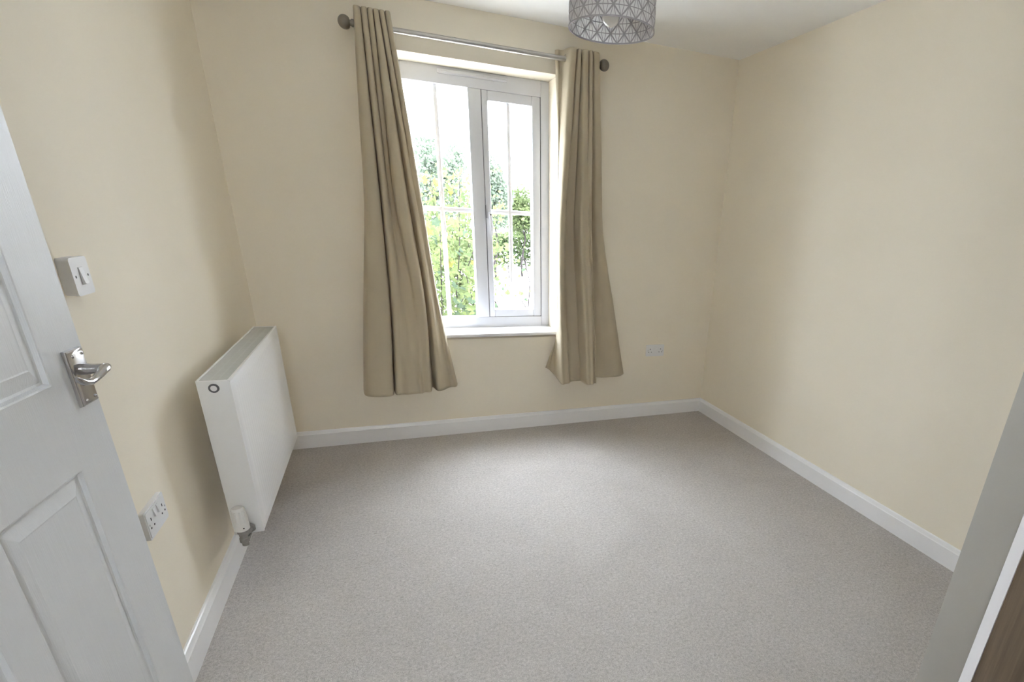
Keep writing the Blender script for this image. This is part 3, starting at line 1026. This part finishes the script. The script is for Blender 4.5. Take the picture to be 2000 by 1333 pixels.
wbox('back_panel', (2.390, -3.835, 0.0), (2.400, -3.015, WZT), M['oak'])

# ------------------------------------------------------------------ garden outside
GZ = -0.25
g = structure(box('ground', (-30, T, GZ - 0.2), (40, 60, GZ), M['gravel']))

def leaf_shape(kind):
    if kind == 'maple':
        pts = [(0, -0.5), (0.10, -0.30), (0.42, -0.34), (0.34, -0.10), (0.50, 0.12), (0.24, 0.14), (0.16, 0.32), (0, 0.5), (-0.16, 0.32), (-0.24, 0.14), (-0.50, 0.12), (-0.34, -0.10), (-0.42, -0.34), (-0.10, -0.30)]
    else:
        pts = [(0, -0.5), (0.2, -0.25), (0.24, 0.05), (0.14, 0.32), (0, 0.5), (-0.14, 0.32), (-0.24, 0.05), (-0.2, -0.25)]
    return pts

def leaf_mesh(name, kind, m):
    bm = bmesh.new()
    pts = leaf_shape(kind)
    c = bm.verts.new((0, 0, 0.0))
    vs = [bm.verts.new((x, y, 0.22 * abs(x) - 0.12 * y * y)) for x, y in pts]
    for k in range(len(vs)):
        bm.faces.new((c, vs[k], vs[(k + 1) % len(vs)]))
    me = bpy.data.meshes.new(name)
    bm.to_mesh(me)
    bm.free()
    me.materials.append(m)
    return me
LM = {k: leaf_mesh('leaf', s, M[m]) for k, s, m in (('lime', 'maple', 'leaf_lime'), ('yellow', 'maple', 'leaf_yellow'), ('deep', 'maple', 'leaf_deep'), ('oval', 'oval', 'leaf_lime'), ('ovaldeep', 'oval', 'leaf_deep'))}

def put_leaf(parent, me, p, size, rnd, face=None):
    o = bpy.data.objects.new('leaf', me)
    C.objects.link(o)
    o.parent = parent
    o.location = Vector(p) - parent.location
    o.rotation_euler = (math.radians(rnd.uniform(20, 95)), rnd.uniform(-0.7, 0.7), rnd.uniform(0, 2 * math.pi) if face is None else face + rnd.uniform(-1.1, 1.1))
    o.scale = (size, size, size)
    return o

def scatter_leaves(bm, pts, size, rnd, up=0.3):
    for p in pts:
        d = Vector((rnd.gauss(0, 1), rnd.gauss(0, 1), rnd.gauss(0, 1))).normalized()
        u, w = frame_axes(d)
        s = size * rnd.uniform(0.6, 1.3)
        a = rnd.uniform(0, 6.28)
        e1 = (u * math.cos(a) + w * math.sin(a)) * s
        e2 = (w * math.cos(a) - u * math.sin(a)) * s * 0.55
        p = Vector(p)
        v = [bm.verts.new(p - e1 * 0.5), bm.verts.new(p + e2 * 0.5), bm.verts.new(p + e1 * 0.5), bm.verts.new(p - e2 * 0.5)]
        bm.faces.new(v)

def stem_path(p0, p1, rnd, k=4, amp=0.06):
    p0, p1 = Vector(p0), Vector(p1)
    out = []
    for i in range(k + 1):
        f = i / k
        q = p0.lerp(p1, f)
        if 0 < i:
            q += Vector((rnd.uniform(-amp, amp), rnd.uniform(-amp, amp), 0))
        out.append(q)
    return out

def shrub(name, base, stems, leaf_kinds, nleaf, lsize, label, rnd, zmin, fill=None, fill_mat=None, fill_size=0.06, r=0.009):
    e = empty(name, base)
    tag(e, label, 'shrub')
    paths = []
    for (dx, dy, top) in stems:
        b = Vector(base) + Vector((rnd.uniform(-0.12, 0.12), rnd.uniform(-0.1, 0.1), 0))
        path = stem_path(b, Vector(base) + Vector((dx, dy, top - base[2])), rnd, 5, 0.05)
        bm = bmesh.new()
        add_tube(bm, path, [r * (1 - 0.13 * i) for i in range(len(path))], 7)
        link('stem', bm, M['bark'], e, smooth=True)
        paths.append(path)
    for k in range(nleaf):
        path = rnd.choice(paths)
        f = rnd.random() * (len(path) - 1)
        i = min(int(f), len(path) - 2)
        q = path[i].lerp(path[i + 1], f - i) + Vector((rnd.gauss(0, 0.13), rnd.gauss(0, 0.10), rnd.gauss(0, 0.07)))
        if q.z < zmin or q.y < T + 0.15:
            continue
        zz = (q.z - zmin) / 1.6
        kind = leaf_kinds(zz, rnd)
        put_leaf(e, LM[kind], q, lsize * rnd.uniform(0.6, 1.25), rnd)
    if fill:
        bm = bmesh.new()
        pts = []
        for k in range(fill):
            path = rnd.choice(paths)
            f = rnd.random() * (len(path) - 1)
            i = min(int(f), len(path) - 2)
            q = path[i].lerp(path[i + 1], f - i) + Vector((rnd.gauss(0, 0.16), rnd.gauss(0, 0.16), rnd.gauss(0, 0.1)))
            if q.y > T + 0.2:
                pts.append(q)
        scatter_leaves(bm, pts, fill_size, rnd)
        stuff(link('small_leaves', bm, fill_mat, e))
    return e

rnd = random.Random(11)
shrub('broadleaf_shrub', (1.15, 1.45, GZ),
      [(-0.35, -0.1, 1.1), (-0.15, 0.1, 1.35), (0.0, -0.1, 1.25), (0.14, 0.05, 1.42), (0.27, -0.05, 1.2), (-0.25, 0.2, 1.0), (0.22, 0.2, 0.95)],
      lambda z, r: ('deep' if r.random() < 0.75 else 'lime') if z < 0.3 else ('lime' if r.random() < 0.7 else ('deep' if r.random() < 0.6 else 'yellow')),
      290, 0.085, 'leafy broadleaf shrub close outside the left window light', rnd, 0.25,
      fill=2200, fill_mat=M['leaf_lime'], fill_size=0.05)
shrub('yellow_tipped_bush', (1.45, 3.0, GZ),
      [(-0.45, 0, 1.55), (-0.2, 0.1, 1.72), (0.05, 0, 1.80), (0.25, 0.1, 1.70), (0.1, -0.2, 1.3), (-0.3, -0.2, 1.2), (0.42, 0, 1.5)],
      lambda z, r: 'yellow' if z > 0.72 and r.random() < 0.8 else ('lime' if r.random() < 0.8 else 'deep'),
      280, 0.10, 'taller yellow-tipped bush standing behind the broadleaf shrub', rnd, 0.4,
      fill=5000, fill_mat=M['leaf_lime'], fill_size=0.06)
shrub('twiggy_shrub', (2.05, 1.85, GZ),
      [(-0.55, 0, 0.95), (-0.3, 0.05, 0.98), (-0.42, -0.05, 0.62), (-0.10, 0, 1.05), (0.06, 0.05, 1.02), (0.20, -0.05, 0.95), (-0.2, -0.1, 0.75)],
      lambda z, r: 'lime' if r.random() < 0.6 else 'deep',
      120, 0.06, 'sparse twiggy shrub low outside the opening casement', rnd, 0.35,
      fill=120, fill_mat=M['leaf_lime'], fill_size=0.04, r=0.011)

def tree(name, base, blobs, nleaf, lsize, m, label, rnd, cat='tree', trunk_top=None):
    e = empty(name, base)
    tag(e, label, cat, 'trees beyond the drive' if cat == 'tree' else None)
    b = Vector(base)
    top = Vector(trunk_top) if trunk_top else sum((Vector(q[0]) for q in blobs), Vector()) / len(blobs)
    bm = bmesh.new()
    path = stem_path(b, top, rnd, 5, 0.08)
    add_tube(bm, path, [0.034, 0.030, 0.026, 0.021, 0.016, 0.010], 8)
    for (c, rr) in blobs:
        j = path[rnd.randint(2, 4)]
        add_tube(bm, stem_path(j, c, rnd, 3, 0.08), [0.016, 0.012, 0.009, 0.005], 6)
    link('trunk', bm, M['bark'], e, smooth=True)
    bm = bmesh.new()
    vol = sum(q[1][0] * q[1][1] * q[1][2] for q in blobs)
    for (c, rr) in blobs:
        k = int(nleaf * rr[0] * rr[1] * rr[2] / vol)
        pts = []
        for _ in range(k):
            d = Vector((rnd.gauss(0, 1), rnd.gauss(0, 1), rnd.gauss(0, 1))).normalized() * rnd.random() ** 0.5
            pts.append(Vector(c) + Vector((d.x * rr[0], d.y * rr[1], d.z * rr[2])))
        scatter_leaves(bm, pts, lsize, rnd)
    stuff(link('foliage', bm, m, e))
    return e
tree('garden_tree', (1.9, 10.0, GZ), [((1.75, 10, 2.62), (0.35, 0.5, 0.40)), ((1.55, 10, 1.75), (0.5, 0.6, 0.5)), ((2.15, 10, 1.9), (0.5, 0.6, 0.55)), ((2.45, 10.2, 2.6), (0.3, 0.4, 0.38)), ((2.1, 10.1, 2.3), (0.5, 0.5, 0.3)), ((1.9, 10, 1.3), (0.8, 0.6, 0.5))],
     6500, 0.10, M['leaf_tree'], 'airy pale green tree seen through the left window light', rnd)
tree('garden_tree', (3.45, 11.4, GZ), [((3.40, 11.4, 2.35), (0.3, 0.4, 0.5)), ((3.55, 11.4, 1.85), (0.42, 0.4, 0.5)), ((3.45, 11.4, 1.4), (0.45, 0.4, 0.4))],
     4000, 0.10, M['leaf_tree'], 'slim pale green tree seen left in the opening casement', rnd)
tree('round_bush', (4.4, 12.5, GZ), [((4.3, 12.5, 1.7), (0.6, 0.6, 0.45)), ((4.6, 12.6, 1.35), (0.8, 0.6, 0.5))],
     5000, 0.10, M['leaf_hedge'], 'rounded green bush seen right in the opening casement', rnd, cat='bush')
tree('russet_bush', (5.05, 15.8, GZ), [((5.05, 15.8, 1.15), (0.5, 0.4, 0.45))],
     1600, 0.08, M['leaf_red'], 'small reddish bush rising behind the far hedge', rnd, cat='bush')
# far hedge
hg = empty('garden_hedge', (3.5, 14.5, GZ))
tag(hg, 'clipped green hedge across the far side of the pale drive', 'hedge')
bm = bmesh.new()
pts = []
for k in range(24000):
    x = rnd.uniform(-4, 12)
    z = GZ + 0.1 + rnd.random() ** 0.7 * (0.92 + 0.12 * math.sin(x * 1.7))
    pts.append((x, 14.5 + rnd.uniform(-0.35, 0.35), z))
scatter_leaves(bm, pts, 0.125, rnd)
stuff(link('foliage', bm, M['leaf_hedge'], hg))
bm = bmesh.new()
for k in range(33):
    x = -4 + k * 0.5
    add_tube(bm, stem_path((x, 14.5, GZ), (x + rnd.uniform(-0.2, 0.2), 14.5, GZ + 0.9), rnd, 2, 0.03), [0.025, 0.018, 0.01], 6)
stuff(link('hedge_stems', bm, M['bark'], hg))
